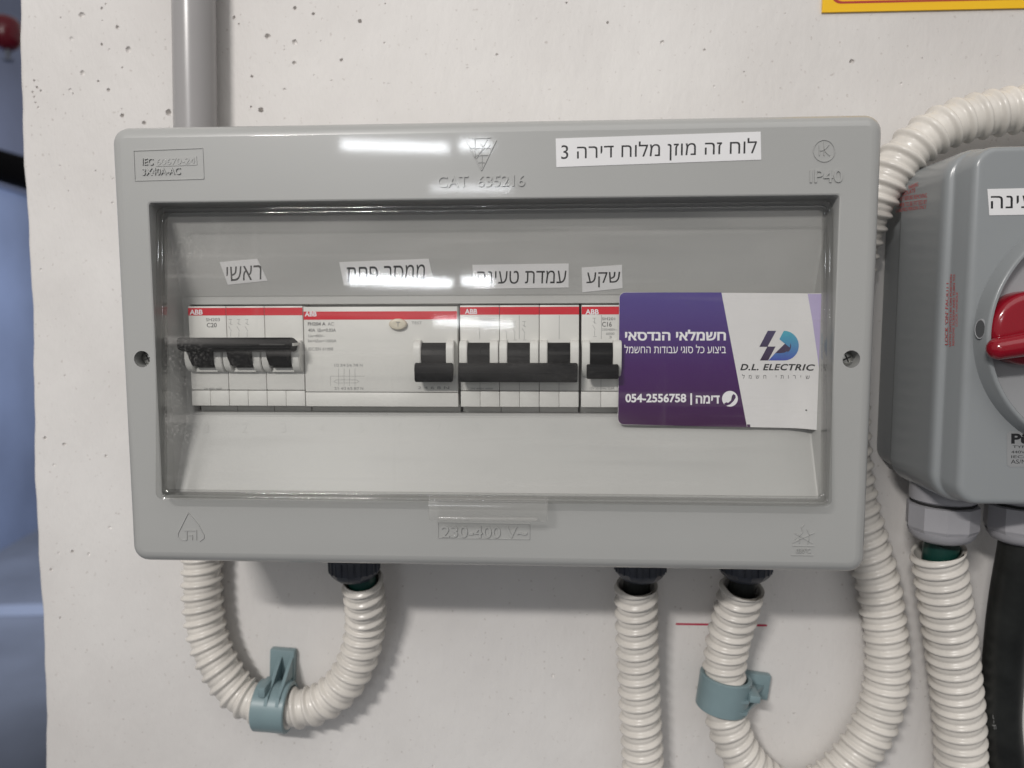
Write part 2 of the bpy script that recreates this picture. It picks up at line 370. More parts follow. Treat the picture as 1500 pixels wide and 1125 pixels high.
def make_wall():
    Z0, Z1, X1 = -1340, 1250, 1500
    verts, faces, holes = [], [], []
    zs = [Z0] + [-330 + 6*i for i in range(101)] + [Z1]
    left = [(edge_x(max(-330, min(270, z))), z) for z in zs]
    outline = left[1:-1] + [(560, 270), (560, -330)]
    verts += [Vector(p) for p in outline]; faces.append(list(range(len(outline)))[::-1])
    cs = []
    for (px, py, r) in PITS:
        c = un(px, py, YW); c = Vector((c.x, c.z)); R_ = r*.36
        if c.x - R_ < edge_x(c.y) + 3 or any((c-q[0]).length < R_+q[1]+.5 for q in cs): continue
        cs.append((c, R_))
        n = 12; ph = rnd.random()*6; el = rnd.uniform(.8, 1.25); base = len(verts)
        ring = [Vector((c.x + R_*math.cos(2*math.pi*k/n)*(1+.16*math.sin(2*2*math.pi*k/n+ph)), c.y + el*R_*math.sin(2*math.pi*k/n)*(1+.12*math.sin(3*2*math.pi*k/n+ph)))) for k in range(n)]
        verts += ring; faces.append(list(range(base, base+n))); holes.append((c, R_, ring))
    edges = [(i, (i+1) % len(outline)) for i in range(len(outline))]
    for h in faces[1:]: edges += [(h[i], h[(i+1) % len(h)]) for i in range(len(h))]
    for gx in range(36):                       # inner points keep the triangles decent
        for gz in range(26):
            p = Vector((-240 + gx*22 + rnd.uniform(-5, 5), -300 + gz*22 + rnd.uniform(-5, 5)))
            if all((p-c).length > r*1.7+.6 for c, r, _ in holes): verts.append(p)
    V, _, Fc, _, _, _ = delaunay_2d_cdt(verts, edges, [], 1, 1e-5, False)
    inside = lambda p, ring: sum(((a.y > p.y) != (b.y > p.y)) and p.x < (b.x-a.x)*(p.y-a.y)/(b.y-a.y)+a.x for a, b in zip(ring, ring[1:]+ring[:1])) % 2
    bm = bmesh.new(); bv = [bm.verts.new((v.x, YW, v.y)) for v in V]
    for f in Fc:
        c = sum((V[i] for i in f), Vector((0, 0)))/len(f)
        if c.x < edge_x(c.y) - .03: continue
        if any((c-h[0]).length < h[1]*1.6 and inside(c, h[2]) for h in holes): continue
        bm.faces.new([bv[i] for i in f])
    for q in (((left[1][0], -330), (560, -330), (560, Z0), (left[0][0], Z0)), ((left[-2][0], 270), (560, 270), (560, Z1), (left[-1][0], Z1)), ((560, Z0), (X1, Z0), (X1, Z1), (560, Z1))):
        bm.faces.new([bm.verts.new((x, YW, z)) for x, z in q])
    key = {(round(v.co.x, 3), round(v.co.z, 3)): v for v in bm.verts}
    for (c, R_, ring) in holes:
        prev = []
        for p in ring:
            k = (round(p.x, 3), round(p.y, 3)); prev.append(key.get(k) or bm.verts.new((p.x, YW, p.y)))
        dep = R_*rnd.choice((.5, .9, 1.5, 1.9))
        for (s_, d_) in ((.88, .35), (.66, .75), (.35, .97)):
            cur = [bm.verts.new((c.x+(p.x-c.x)*s_, YW+dep*d_, c.y+(p.y-c.y)*s_)) for p in ring]
            for i in range(len(ring)):
                j = (i+1) % len(ring); bm.faces.new((prev[i], prev[j], cur[j], cur[i]))
            prev = cur
        bm.faces.new(prev)
    nfront = len(bm.faces)
    for f in bm.faces: f.tag = True
    # rounded worn corner, then the end of the wall going back
    prof = [(0, 0), (-.9, .25), (-1.6, .9), (-2.0, 1.9), (-2.1, 3.2), (-1.9, 260)]
    loops = [[Vector((x+dx, YW+dy, z)) for (x, z) in left] for dx, dy in prof]
    loft(bm, loops, close=False)
    bmesh.ops.remove_doubles(bm, verts=bm.verts[:], dist=.002)
    # back face
    bm.faces.new([bm.verts.new(p) for p in ((-268, 350, Z0), (X1, 350, Z0), (X1, 350, Z1), (-256, 350, Z1))])
    o = link('wall', to_mesh(bm), m_wall, None, 30)
    for p in o.data.polygons:
        if abs(p.normal.y) > .999: p.use_smooth = False
    return o
struct(make_wall())
# flush runs of paint and trowel ridges standing proud of the wall
FZ = -1340.0
bm = bmesh.new(); add_box(bm, (-9000, -4000, FZ-60), (5000, 12000, FZ)); struct(link('floor', to_mesh(bm), m_floor, None, 0))
def floor_at(px, py):
    d = ray(px, py); return CAM + d*((FZ-CAM.z)/d.z)
A, B = floor_at(0, 807), floor_at(52, 777); dr = (B-A).normalized(); A2, B2 = A-dr*1800, A+dr*3500; nb = Vector((-dr.y, dr.x, 0))*150
def slab(name, z0, z1, m, k):
    bm = bmesh.new(); a, b, c, d = A2+nb*k, B2+nb*k, B2+nb*(1+k), A2+nb*(1+k)
    loft(bm, [[Vector((p.x, p.y, z0)) for p in (a, b, c, d)], [Vector((p.x, p.y, z1)) for p in (a, b, c, d)]], True, True)
    return struct(link(name, to_mesh(bm), m, None, 0))
slab('blue_wall', FZ, 760, m_blue, 0)
slab('upper_wall', 760, 2600, m_blue2, -.3)
p, q = floor_at(-60, 897), floor_at(100, 893)
bm = bmesh.new(); e_ = Vector((0, 70, 0)); loft(bm, [[p-e_, q-e_, q+e_, p+e_], [v+Vector((0, 0, 4)) for v in (p-e_, q-e_, q+e_, p+e_)]], True, True)
struct(link('floor_line', to_mesh(bm), m_kerb, None, 0))
p, q = floor_at(-60, 1010), floor_at(120, 985)
# lagged pipe crossing behind the wall
bm = bmesh.new(); a, b = un(-180, 190, 2100), un(160, 290, 2100); sweep(bm, [a, (a+b)/2, b], 52, 20)
tag(link('lagged_pipe', to_mesh(bm), m_beam), 'thick black lagged pipe crossing the corridor behind the wall corner', 'pipe')
# red sprinkler pipe with its head
c = un(6, 44, 1500)
t = thing('sprinkler_pipe', 'dark red sprinkler pipe end out of focus above the corridor', 'pipe', c)
bm = bmesh.new(); sweep(bm, [c+Vector((-260, 40, 12)), c+Vector((-100, 16, 4)), c+Vector((12, 0, 0))], 26, 20); link('pipe', to_mesh(bm), m_fire, t)
bm = bmesh.new(); lathe(bm, c+Vector((2, 0, -34)), [(15, -12), (24, -6), (34, 6), (36, 30), (35, 52), (26, 62), (8, 66)], seg=20); link('fitting', to_mesh(bm), m_fire, t)
bm = bmesh.new(); lathe(bm, c+Vector((6, 0, -72)), [(6, 30), (7, 18), (4, 12), (4, 4), (12, 2), (12, 0)], seg=14); link('sprinkler_head', to_mesh(bm), mat('dull_brass', (.12, .13, .16), .4, metal=.6), t)

# ------------------------------------------------------------------ grey PVC pipe above the panel
bm = bmesh.new(); a, b = un(284, 0, 78), un(286.5, 190, 78); d = (a-b).normalized()
lo_, hi_ = b-d*60, a+d*200; r_p = 10.6
sweep(bm, [lo_, b, a, hi_], r_p, 40)
tag(link('conduit_pipe', to_mesh(bm), m_pipe), 'straight grey plastic pipe rising from behind the top of the distribution board', 'pipe')

# ------------------------------------------------------------------ distribution board
CX, CZ, HW, HH = -.3, -.1, 157.2, 93.0
OX, OZ, OW, OH = -.7, -1.3, 140.9, 62.6
panel = thing('distribution_board', 'grey plastic distribution board with a clear door and breakers inside, screwed to the wall', 'fuse box', (CX, YW, CZ-HH))
bm = bmesh.new(); R_ = 5.0
loops = [rrect(CX, CZ, HW-1.2, HH-1.2, 7, 52), rrect(CX, CZ, HW, HH, 7, R_)]
for k in range(1, 7):
    a = math.radians(15*k); loops.append(rrect(CX, CZ, HW-R_*(1-math.cos(a)), HH-R_*(1-math.sin(math.pi/2-a)), max(2.4, 7-R_*(1-math.cos(a))), R_-R_*math.sin(a)))
loops += [rrect(CX, CZ, HW-R_-.3, HH-R_-.3, 2.3, 0), rrect(OX, OZ, OW+1.0, OH+1.0, 1.7, 0), rrect(OX, OZ, OW+.7, OH+.7, 1.6, 0), rrect(OX, OZ, OW+.2, OH+.2, 1.4, .25), rrect(OX, OZ, OW, OH, 1.3, .9), rrect(OX, OZ, OW-.1, OH-.1, 1.3, 11)]
loft(bm, loops)
# holes for the two fixing screws are cut below with a boolean
fr = link('front_frame', to_mesh(bm), m_frame, panel, 25)
IZ0, IZ1, IX0, IX1 = -31.6, 23.3, -141.0, 139.6     # inner bezel rectangle at Y 24
bm = bmesh.new()
cxi, czi, hwi, hhi = (IX0+IX1)/2, (IZ0+IZ1)/2, (IX1-IX0)/2, (IZ1-IZ0)/2
SX0, SX1, SZ0, SZ1 = -137.9, 138.6, -29.7, 19.3
cxs, czs, hws, hhs = (SX0+SX1)/2, (SZ0+SZ1)/2, (SX1-SX0)/2, (SZ1-SZ0)/2
ins = [rrect(OX, OZ, OW-.1, OH-.1, 1.3, 11), rrect(cxi, czi, hwi, hhi, 1.4, 23.6), rrect(cxi, czi, hwi-.15, hhi-.25, 1.3, 23.85), rrect(cxi, czi, hwi-.5, hhi-.6, 1.2, 24), rrect(cxi, czi, hwi-.8, hhi-.9, 1.1, 24),
       rrect(cxs, czs, hws+.3, hhs+.3, .8, 24), rrect(cxs, czs, hws, hhs, .6, 24.5), rrect(cxs, czs, hws, hhs, .6, 30)]
loft(bm, ins); inner = link('inner_bezel', to_mesh(bm), m_inner, panel, 20)
box('mounting_plate', (SX0-4, 46, SZ0-6), (SX1+4, 48, SZ1+6), m_dark, panel)
box('back_box', (CX-HW+4, 52.2, CZ-HH+3), (CX+HW-4, YW-.3, CZ+HH-3), m_back, panel, 3)
# blanking strip right of the breakers
x_ = -137.0 + 11*17.5 + .5
while x_ + 17.5 < SX1 + 1:
    box('blanking_strip', (x_, 22.4, -26), (min(x_+17.3, SX1-.2), 30, 18.9), m_inner, panel, .3); x_ += 17.5
# fixing screws in recessed holes
def screw(px, py):
    c = un(px, py, 0); bm = bmesh.new()
    lathe(bm, (c.x, 0, c.z), [(3.5, .3), (3.5, -9)], 'Y', 28, (True, True)); cut = link('cutter', to_mesh(bm), None)
    md = fr.modifiers.new('b', 'BOOLEAN'); md.object = cut; md.operation = 'DIFFERENCE'; md.solver = 'EXACT'
    me2 = None
    bpy.context.view_layer.update(); dg = bpy.context.evaluated_depsgraph_get()
    me2 = bpy.data.meshes.new_from_object(fr.evaluated_get(dg)); fr.modifiers.remove(md); fr.data = me2
    me2.set_sharp_from_angle(angle=math.radians(25))
    for p in me2.polygons: p.use_smooth = p.normal.y > -.999
    bpy.data.objects.remove(cut)
    bm = bmesh.new(); lathe(bm, (c.x, 0, c.z), [(3.46, -.4), (3.46, -6.5), (.1, -6.6)], 'Y', 28, (False, True)); link('screw_well', to_mesh(bm), m_frame, panel, 25)
    bm = bmesh.new(); lathe(bm, (c.x, 0, c.z), [(2.9, -6.4), (2.8, -5.4), (2.1, -4.7), (1.9, -4.6)], 'Y', 24, (True, True))
    s = link('screw', to_mesh(bm), m_screw, panel, 30)
    for ang in (25, 115):
        bm = bmesh.new(); d = Vector((math.cos(math.radians(ang)), 0, math.sin(math.radians(ang)))); o_ = Vector((c.x, -(-4.55), c.z))
        line_piece(bm, o_-d*1.7, o_+d*1.7, .65, Vector((0, -1, 0)), .04); link('cross_slot', to_mesh(bm), m_dark, s, 0)
    return s
screw(208, 526); screw(1247, 526)

# raised moulded marks on the frame
P0 = ypl(0)
EM = dict(thick=.55, lift=-.02, bold=.006)
plines('moulded_border', P0, [[(196,221), (297,217), (299,262), (198,265), (196,221)]], .45, .32, m_frame, panel)
ptext('IEC', P0, 209, 232, 225, 242, m_frame, panel, name='moulded_lettering', **EM)
sheet('moulded_plate', P0, [(228,232.5), (288,229), (289,242), (228.5,244)], .22, m_frame, panel)
ptext('60670-24', P0, 230, 233, 286, 242, m_frame, panel, tilt=2, name='moulded_lettering', thick=.2, lift=.2)
ptext('3X40A-AC', P0, 209, 247, 265, 257, m_frame, panel, tilt=1.5, name='moulded_lettering', **EM)
ptext('CAT  635216', P0, 641, 258, 769, 275, m_frame, panel, tilt=2, name='moulded_lettering', **EM)
ptext('IP40', P0, 1186, 249, 1234, 268, m_frame, panel, tilt=.6, name='moulded_lettering', **EM)
ptext('230-400 V~', P0, 647, 770, 772, 787, m_frame, panel, tilt=-1.5, name='moulded_lettering', **EM)
plines('moulded_border', P0, [[(642,765), (776,767.5), (776,790), (642,788), (642,765)]], .4, .32, m_frame, panel)
# inverted triangle mark
plines('moulded_emblem', P0, [[(684,208), (705.5,250), (727,206)], [(692,203), (719,202)], [(696,204), (696,232)], [(714,204), (698,232)], [(689,217), (722,217)],
    [(697,228), (716,227)], [(701,238), (711,238)], [(706,229), (706,246)], [(703,210), (710,217), (703,224)], [(712,219), (718,212)]], .5, .36, m_frame, panel)
circ = [(1207+15.5*math.cos(i*math.pi/16), 221+16*math.sin(i*math.pi/16)) for i in range(33)]
plines('moulded_emblem', P0, [circ, [(1200,213), (1200,228)], [(1207,208), (1207,228)], [(1200,221), (1207,220)], [(1214,212), (1207,220), (1215,228)]], .5, .36, m_frame, panel)
plines('moulded_emblem', P0, [[(276,751), (261,781), (261,787), (266,791), (274,791), (274,777)], [(276,751), (291,769), (299,784), (299,788), (293,793)],
    [(270,777), (288,777), (288,791)], [(276,784), (282,784), (282,791)]], .45, .34, m_frame, panel)
plines('moulded_emblem', P0, [[(1161,795), (1193,780)], [(1164,781), (1190,796)], [(1161,799.5), (1193,800)], [(1159,813), (1191,813.5)],
    [(1178,768), (1174,773), (1176,779), (1171,785), (1171,796)], [(1182,775), (1186,784), (1183,797)], [(1166,787), (1163,792)]], .45, .34, m_frame, panel)
ptext('850°C', P0, 1166, 803, 1187, 810, m_frame, panel, name='moulded_lettering', **EM)

# slanted faces of the inner bezel
def slope_plane(a, b, c): a, b, c = Vector(a), Vector(b), Vector(c); return Plane(a, (b-a).cross(c-a))
UP = slope_plane((-130, 11, OZ+OH-.1), (130, 11, OZ+OH-.1), (0, 23.6, IZ1))
DN = slope_plane((-130, 11, OZ-OH+.1), (130, 11, OZ-OH+.1), (0, 23.6, IZ0))
for i in range(1, 12):
    cpx = 302 + (i-1)*56.6
    ptext(str(i), DN, cpx-(4 if i < 10 else 8), 619, cpx+(4 if i < 10 else 8), 634, m_inner, panel, name='moulded_number', thick=.12, lift=-.02)

# ------------------------------------------------------------------ white paper labels
def tape(label, pl, quad, body, x0, y0, x1, y1, tilt, group='white labels with black lettering', name='label_strip', **k):
    c = pl.at((quad[0][0]+quad[2][0])/2, quad[2][1])
    t = thing(name, label, 'label', c, group)
    sheet('tape', pl, quad, .16, m_tape, t, lift=.05)
    ptext(body[::-1] if body[0] > 'ֿ' else body, pl, x0, y0, x1, y1, m_ink, t, tilt, lift=.22, thick=.02, **k); return t
tape('long white label with Hebrew lettering and the number 3 on the upper frame rail', P0, [(814,203), (1114,193), (1115,234), (815,245)],
     'לוח זה מוזן מלוח דירה 3', 822, 211, 1108, 240, 8.5)
tape('small slanting white label at the far end above the first breaker', UP, [(322,384), (377,379), (392,411), (334,417)], 'ראשי', 332, 391, 383, 412, 3, shear=0)
tape('white label half hidden by lamp glare above the wide breaker', UP, [(497,384), (628,379), (635,411), (504,418)], 'ממסר פחת', 508, 391, 622, 414, 4)
tape('white label in two Hebrew words above the three joined levers', UP, [(692,388), (833,386), (833,421), (694,423)], 'עמדת טעינה', 699, 397, 829, 416, 1)
tape('short white label above the narrow breaker beside the business card', UP, [(852,392), (911,388), (912,422), (853,428)], 'שקע', 859, 399, 908, 421, 1)

# ------------------------------------------------------------------ breakers
BX, BZ, BY = -137.0, -26.4, 20.5
BP = ypl(BY)
def brk(name, label, x0, n, pitch_w=17.5):
    return thing(name, label, 'circuit breaker', (x0+n*pitch_w/2, BY+30, BZ), 'circuit breakers in the board')
def cheek_profile(kind):
    if kind == 'down':   # (forward, z)
        return [(0, 29.8), (3.4, 29.6), (4.6, 28.6), (5.2, 26), (5.2, 21), (4.4, 17), (2, 14.2), (0, 13.6)]
    return [(0, 29.8), (3.0, 29.4), (4.8, 27.5), (5.8, 25), (6.0, 22), (5.4, 19), (4.0, 17), (2.2, 15.9), (0, 15.5)]
def pole(t, x0, kind, wdt=17.5, seam=True):
    g = .1
    bm = bmesh.new()
    add_box(bm, (x0+g, BY, BZ+7.35), (x0+wdt-g, BY+22, BZ+45), .28)
    add_box(bm, (x0+g, BY+8.5, BZ-5), (x0+wdt-g, BY+24, BZ+50), .3)
    h = link('pole_housing', to_mesh(bm), m_white, t, 35)
    lc = [(x0+g, x0+wdt/2-.05), (x0+wdt/2+.05, x0+wdt-g)] if seam else [(x0+g, x0+wdt-g)]
    for a, b in lc: box('terminal_cover', (a, BY+.05, BZ+.1), (b, BY+9, BZ+7.0), m_white, h, .22)
    if kind == 'down':
        for za, zb_ in ((30.2, 40.6), (7.6, 13)): box('seam', (x0+wdt/2-.09, BY-.03, BZ+za), (x0+wdt/2+.09, BY+.2, BZ+zb_), m_fainter, h)
    pr = cheek_profile(kind)
    for a, b in ((x0+.25, x0+3.6), (x0+wdt-3.9, x0+wdt-.25)):
        bm = bmesh.new(); prism(bm, pr, lambda f, z: Vector((a, BY-f+.02, BZ+z)), lambda f, z: Vector((b, BY-f+.02, BZ+z)))
        bmesh.ops.bevel(bm, geom=[e for e in bm.edges if abs(e.verts[0].co.x-e.verts[1].co.x) < .01], offset=.3, segments=2, affect='EDGES')
        link('lever_cheek', to_mesh(bm), m_white, h, 40)
    if kind == 'up':
        bm = bmesh.new(); add_box(bm, (x0+3.5, BY-2.2, BZ+15.6), (x0+wdt-3.8, BY+1, BZ+17.6), .4); link('lever_sill', to_mesh(bm), m_white, h, 40)
    # dark well behind the lever, and the lever drum
    bm = bmesh.new(); c_ = BZ+(23.0 if kind == 'down' else 23.4)
    pts = [(BY+3-6.9*math.sin(a), c_+6.3*math.cos(a)) for a in [math.radians(-5+190*i/14) for i in range(15)]]
    loft(bm, [[Vector((x0+3.65, y, z)) for y, z in pts], [Vector((x0+wdt-3.95, y, z)) for y, z in pts]], True, True)
    link('lever_drum', to_mesh(bm), m_black, h, 40)
    return h
def stripe(t, x0, x1): return box('red_band', (x0+.12, BY-.08, BZ+40.9), (x1-.12, BY+.5, BZ+44.3), m_red, t)
def bar_down(t, x0, x1, z0=11.8, z1=20.2, f=9.5, neck=None):
    bm = bmesh.new(); pr = [(3.6, z1-.6), (f-2.2, z1), (f-.6, z1-.9), (f, z1-3.2), (f-.2, z0+1.2), (f-1.2, z0), (f-3.4, z0+.2), (3.6, z0+2.6)]
    prism(bm, pr, lambda a, z: Vector((x0, BY-a, BZ+z)), lambda a, z: Vector((x1, BY-a, BZ+z)))
    bmesh.ops.bevel(bm, geom=bm.edges[:], offset=.3, segments=2, affect='EDGES')
    o = link('lever_bar', to_mesh(bm), m_black, t, 40)
    box('moulding_ridge', (x0+.6, BY-f-.14, BZ+(z0+z1)/2-.15), (x1-.6, BY-f+.6, BZ+(z0+z1)/2+.25), m_black, o, .08)
    return o
def rating(t, name1, name2, x, kind=True):
    ptext(name1, BP, x, 466, x+20, 470.5, m_faint, t); ptext(name2, BP, x+1, 473, x+15.5, 479.5, m_faint, t, bold=.01)
def contact_symbols(t, xs, y0):
    segs = []
    for x in xs: segs += [[(x-3, y0), (x+2, y0)], [(x, y0), (x, y0+8)], [(x-3, y0+10), (x+1, y0+17)], [(x, y0+18), (x, y0+26)], [(x-2.5, y0+5), (x+2.5, y0+8)], [(x-2, y0+27), (x+3, y0+27)]]
    plines('contact_diagram', BP, segs, .16, .03, m_fainter, t)

# 1: three poles, levers up
t = brk('circuit_breaker', 'three pole circuit breaker with its joined black levers raised, ending the row', BX, 3)
for i in range(3): pole(t, BX+17.5*i, 'up')
stripe(t, BX, BX+17.5); stripe(t, BX+17.5, BX+35); stripe(t, BX+35, BX+52.5)
bm = bmesh.new()
pr = [(3.5, 25.5), (8.4, 25.0), (12.6, 26.2), (13.4, 27.4), (13.2, 30.4), (12.2, 31.4), (8, 31.0), (3.5, 29.5)]
x0, x1 = BX+.9, BX+51.2
prism(bm, pr, lambda a, z: Vector((x0, BY-a, BZ+z)), lambda a, z: Vector((x1 - (.0 if z > 29 else 0), BY-a, BZ+z)))
bmesh.ops.bevel(bm, geom=bm.edges[:], offset=.35, segments=2, affect='EDGES')
lb = link('lever_bar', to_mesh(bm), m_black, t, 40)
box('moulding_ridge', (x0+.4, BY-13.55, BZ+26.9), (x1-.4, BY-12.6, BZ+27.4), m_black, lb, .08)
box('notch', (x1-13.5, BY-13.6, BZ+28.0), (x1-2.5, BY-13.2, BZ+28.7), m_dark, lb, .1)
box('end_clip', (x1+.02, BY-11.6, BZ+27.6), (x1+.75, BY-4.2, BZ+28.9), m_white, lb, .2)
for i in range(3):
    bm = bmesh.new(); pr = [(2, 19), (6.3, 18.6), (8.8, 22), (10.8, 26), (3, 29)]; a, b = BX+17.5*i+3.9, BX+17.5*i+13.3
    prism(bm, pr, lambda f, z: Vector((a, BY-f, BZ+z)), lambda f, z: Vector((b, BY-f, BZ+z)))
    bmesh.ops.bevel(bm, geom=bm.edges[:], offset=.4, segments=2, affect='EDGES'); link('lever', to_mesh(bm), m_black, t, 40)
ptext('ABB', BP, 278, 453.5, 297, 461, m_print, t, name='brand_lettering', bold=.028, lift=.09)
rating(t, 'SH203', 'C20', 302); contact_symbols(t, (338, 350, 362), 468)
ptext('1N 400V 6000', BP, 300, 568, 325, 570.5, m_fainter, t)

# 2: wide residual current breaker
x0 = BX+52.7
t = brk('residual_current_breaker', 'wide breaker with a cream oval test button and one lever lowered', x0, 4); t['category'] = 'circuit breaker'
bm = bmesh.new(); add_box(bm, (x0+.1, BY, BZ+6.6), (x0+69.1, BY+22, BZ+44.6), .28); add_box(bm, (x0+.1, BY+8.5, BZ-5), (x0+69.1, BY+24, BZ+50), .3)
h = link('housing', to_mesh(bm), m_white, t, 35)
box('terminal_cover', (x0+.1, BY+.05, BZ), (x0+69.1, BY+9, BZ+6.3), m_white, t, .22)
box('red_band', (x0+.15, BY-.08, BZ+38.9), (x0+69.0, BY+.5, BZ+42.5), m_red, t)
ptext('ABB', BP, 446.5, 456.5, 464, 463.5, m_print, t, name='brand_lettering', bold=.028, lift=.09)
c = un(583, 475, BY-1)
bm = bmesh.new()
for (s_, y) in ((1.06, .8), (1.05, -.6), (1, -1.5), (.9, -1.9), (.5, -2.0)): pass
loft(bm, [[Vector((c.x+4.0*s_*math.cos(a*math.pi/12), BY+y, c.z+2.5*s_*math.sin(a*math.pi/12))) for a in range(24)] for s_, y in ((1, .8), (1, -1.2), (.94, -1.75), (.8, -2.0), (.4, -1.85))], True, True)
bt = link('test_button', to_mesh(bm), m_button, t, 50)
ptext('T', ypl(BY-1.9), 580.5, 471.5, 585.5, 478.5, m_fainter, bt, name='letter')
ptext('TEST', BP, 603, 471, 618, 475, m_fainter, t)
ptext('FH204 A', BP, 451, 472, 477, 477, m_faint, t, bold=.015); ptext('AC', BP, 480, 472, 489, 477, m_fainter, t)
ptext('40A  IΔn=0.03A', BP, 451.5, 481, 492, 486, m_faint, t)
ptext('Un=400V~', BP, 452, 490, 476, 494, m_fainter, t); ptext('Im=IΔm=1000A', BP, 451.5, 497, 493, 501.5, m_fainter, t); ptext('IEC/EN 61008', BP, 452, 509, 488, 513.5, m_fainter, t)
plines('wiring_diagram', BP, [[(484,551), (484,565)], [(484,551), (534,551)], [(489,559), (493,556.5), (522,556.5), (526,559), (522,561), (493,561), (489,559)]] + [[(x, 540), (x, 565)] for x in (496, 504, 512, 520)], .14, .03, m_fainter, t)
ptext('1/2 3/4 5/6 7/8 N', BP, 490, 533, 531, 537, m_fainter, t); ptext('2/1 4/3 6/5 8/7 N', BP, 490, 567, 532, 571, m_fainter, t)
ptext('2 4 6 8 N', BP, 612, 566, 658, 570, m_fainter, t)
# lever of the wide breaker in its own well
xa, xb = un(616, 520, BY-5).x, un(653, 520, BY-5).x
for a, b in ((xa-3.2, xa-.05), (xb+.05, xb+3.4)):
    bm = bmesh.new(); pr = cheek_profile('down'); prism(bm, pr, lambda f, z: Vector((a, BY-f+.02, BZ+z)), lambda f, z: Vector((b, BY-f+.02, BZ+z)))
    bmesh.ops.bevel(bm, geom=[e for e in bm.edges if abs(e.verts[0].co.x-e.verts[1].co.x) < .01], offset=.3, segments=2, affect='EDGES')
    link('lever_cheek', to_mesh(bm), m_white, t, 40)
bm = bmesh.new(); pts = [(BY+3-6.9*math.sin(a), BZ+23+6.3*math.cos(a)) for a in [math.radians(-5+190*i/14) for i in range(15)]]
loft(bm, [[Vector((xa, y, z)) for y, z in pts], [Vector((xb, y, z)) for y, z in pts]], True, True); ld = link('lever_drum', to_mesh(bm), m_black, t, 40)
bm = bmesh.new(); cc = un(635, 516, BY-3.6); lathe(bm, (cc.x, BY-3.2, cc.z), [(1.3, 0), (1.3, .5), (1.0, .5), (1.0, .3)], 'Y', 20); link('lock_ring', to_mesh(bm), m_black, ld, 40)
bar_down(t, un(607, 545, BY-9).x, un(662, 545, BY-9).x)

# 3: three poles, levers down
x0 = BX+122.9
t = brk('circuit_breaker', 'three pole circuit breaker with its joined black levers lowered, in the middle of the row', x0, 3)
for i in range(3): pole(t, x0+17.5*i, 'down')
stripe(t, x0, x0+17.5); stripe(t, x0+17.5, x0+35); stripe(t, x0+35, x0+52.5)
bar_down(t, x0+.2, x0+51.6)
plines('moulding_ring', ypl(BY-3.95), [[(709+6*math.cos(i*math.pi/10), 514+6*math.sin(i*math.pi/10)) for i in range(21)]], .3, .12, m_black, t)
ptext('ABB', BP, 681, 452.5, 699, 460, m_print, t, name='brand_lettering', bold=.028, lift=.09)
rating(t, 'SH203', 'C20', 704); contact_symbols(t, (742, 754, 768), 471)
ptext('1N 400V 6000', BP, 690, 568, 722, 570.5, m_fainter, t)
# 4: single pole
x0 = BX+176.3
t = brk('circuit_breaker', 'narrow single pole circuit breaker half covered by the purple business card', x0, 1)
pole(t, x0, 'down'); stripe(t, x0, x0+17.5)
bar_down(t, x0+2.2, x0+15.8, 13.2, 19.6, 8.5)
ptext('ABB', BP, 857.5, 453, 877, 460.5, m_print, t, name='brand_lettering', bold=.028, lift=.09)
ptext('SH201', BP, 882, 465, 901, 469, m_faint, t); ptext('C16', BP, 882, 471.5, 896, 478.5, m_faint, t, bold=.01)
ptext('230/400V~', BP, 882, 481, 904, 484.5, m_fainter, t); ptext('6000', BP, 888, 487, 900, 490.5, m_fainter, t); ptext('3', BP, 892, 492, 896, 495.5, m_fainter, t)
contact_symbols(t, (871,), 466); ptext('12V 50/60Hz SL6A', BP, 864, 567, 900, 570.5, m_fainter, t)

# ------------------------------------------------------------------ clear door
def cov_y(z): return -8.0 + (z-(OZ-OH))/(2*OH)*11.4
door = Plane((0, cov_y(0), 0), (0, -1, 11.4/(2*OH))); dn = door.n
TILT = lambda p, f: Vector((p.x, cov_y(p.z)+f, p.z))       # f: depth behind the outer face of the door
bm = bmesh.new(); cw, ch = OW-1.2, OH-1.3
# rolled rim: raised bead, then the skirt going back into the board
ring = [(cw-3.9, ch-3.9, 0)]
for c0, rb, sq in ((2.75, .85, .5), (1.0, .9, .55)):
    for q in range(9):
        a = math.pi*q/8; ring.append((cw-c0-rb*math.cos(a), ch-c0-rb*math.cos(a), -rb*sq*math.sin(a)))
ring += [(cw, ch, .6), (cw, ch, 7)]
out = [[TILT(p, f) for p in rrect(OX, OZ-.1, a, b, 3.0, 0)] for a, b, f in ring]
inn = [[TILT(p, f) for p in rrect(OX, OZ-.1, a, b, 2.2, 0)] for a, b, f in [(cw-1.5, ch-1.5, 7), (cw-1.5, ch-1.5, 2), (cw-3.4, ch-3.4, 1.9), (cw-3.9, ch-3.9, 1.9)]]
loft(bm, out+inn+[out[0]]); bmesh.ops.remove_doubles(bm, verts=bm.verts[:], dist=.01)
rim = link('door_rim', to_mesh(bm), m_rim, panel, 50)
bm = bmesh.new(); a = [TILT(p, 0) for p in rrect(OX, OZ-.1, cw-3.92, ch-3.92, 2.0, 0)]; b = [TILT(p, 1.9) for p in rrect(OX, OZ-.1, cw-3.92, ch-3.92, 2.0, 0)]
loft(bm, [a, b], True, True); link('door_pane', to_mesh(bm), m_clear, panel, 20)
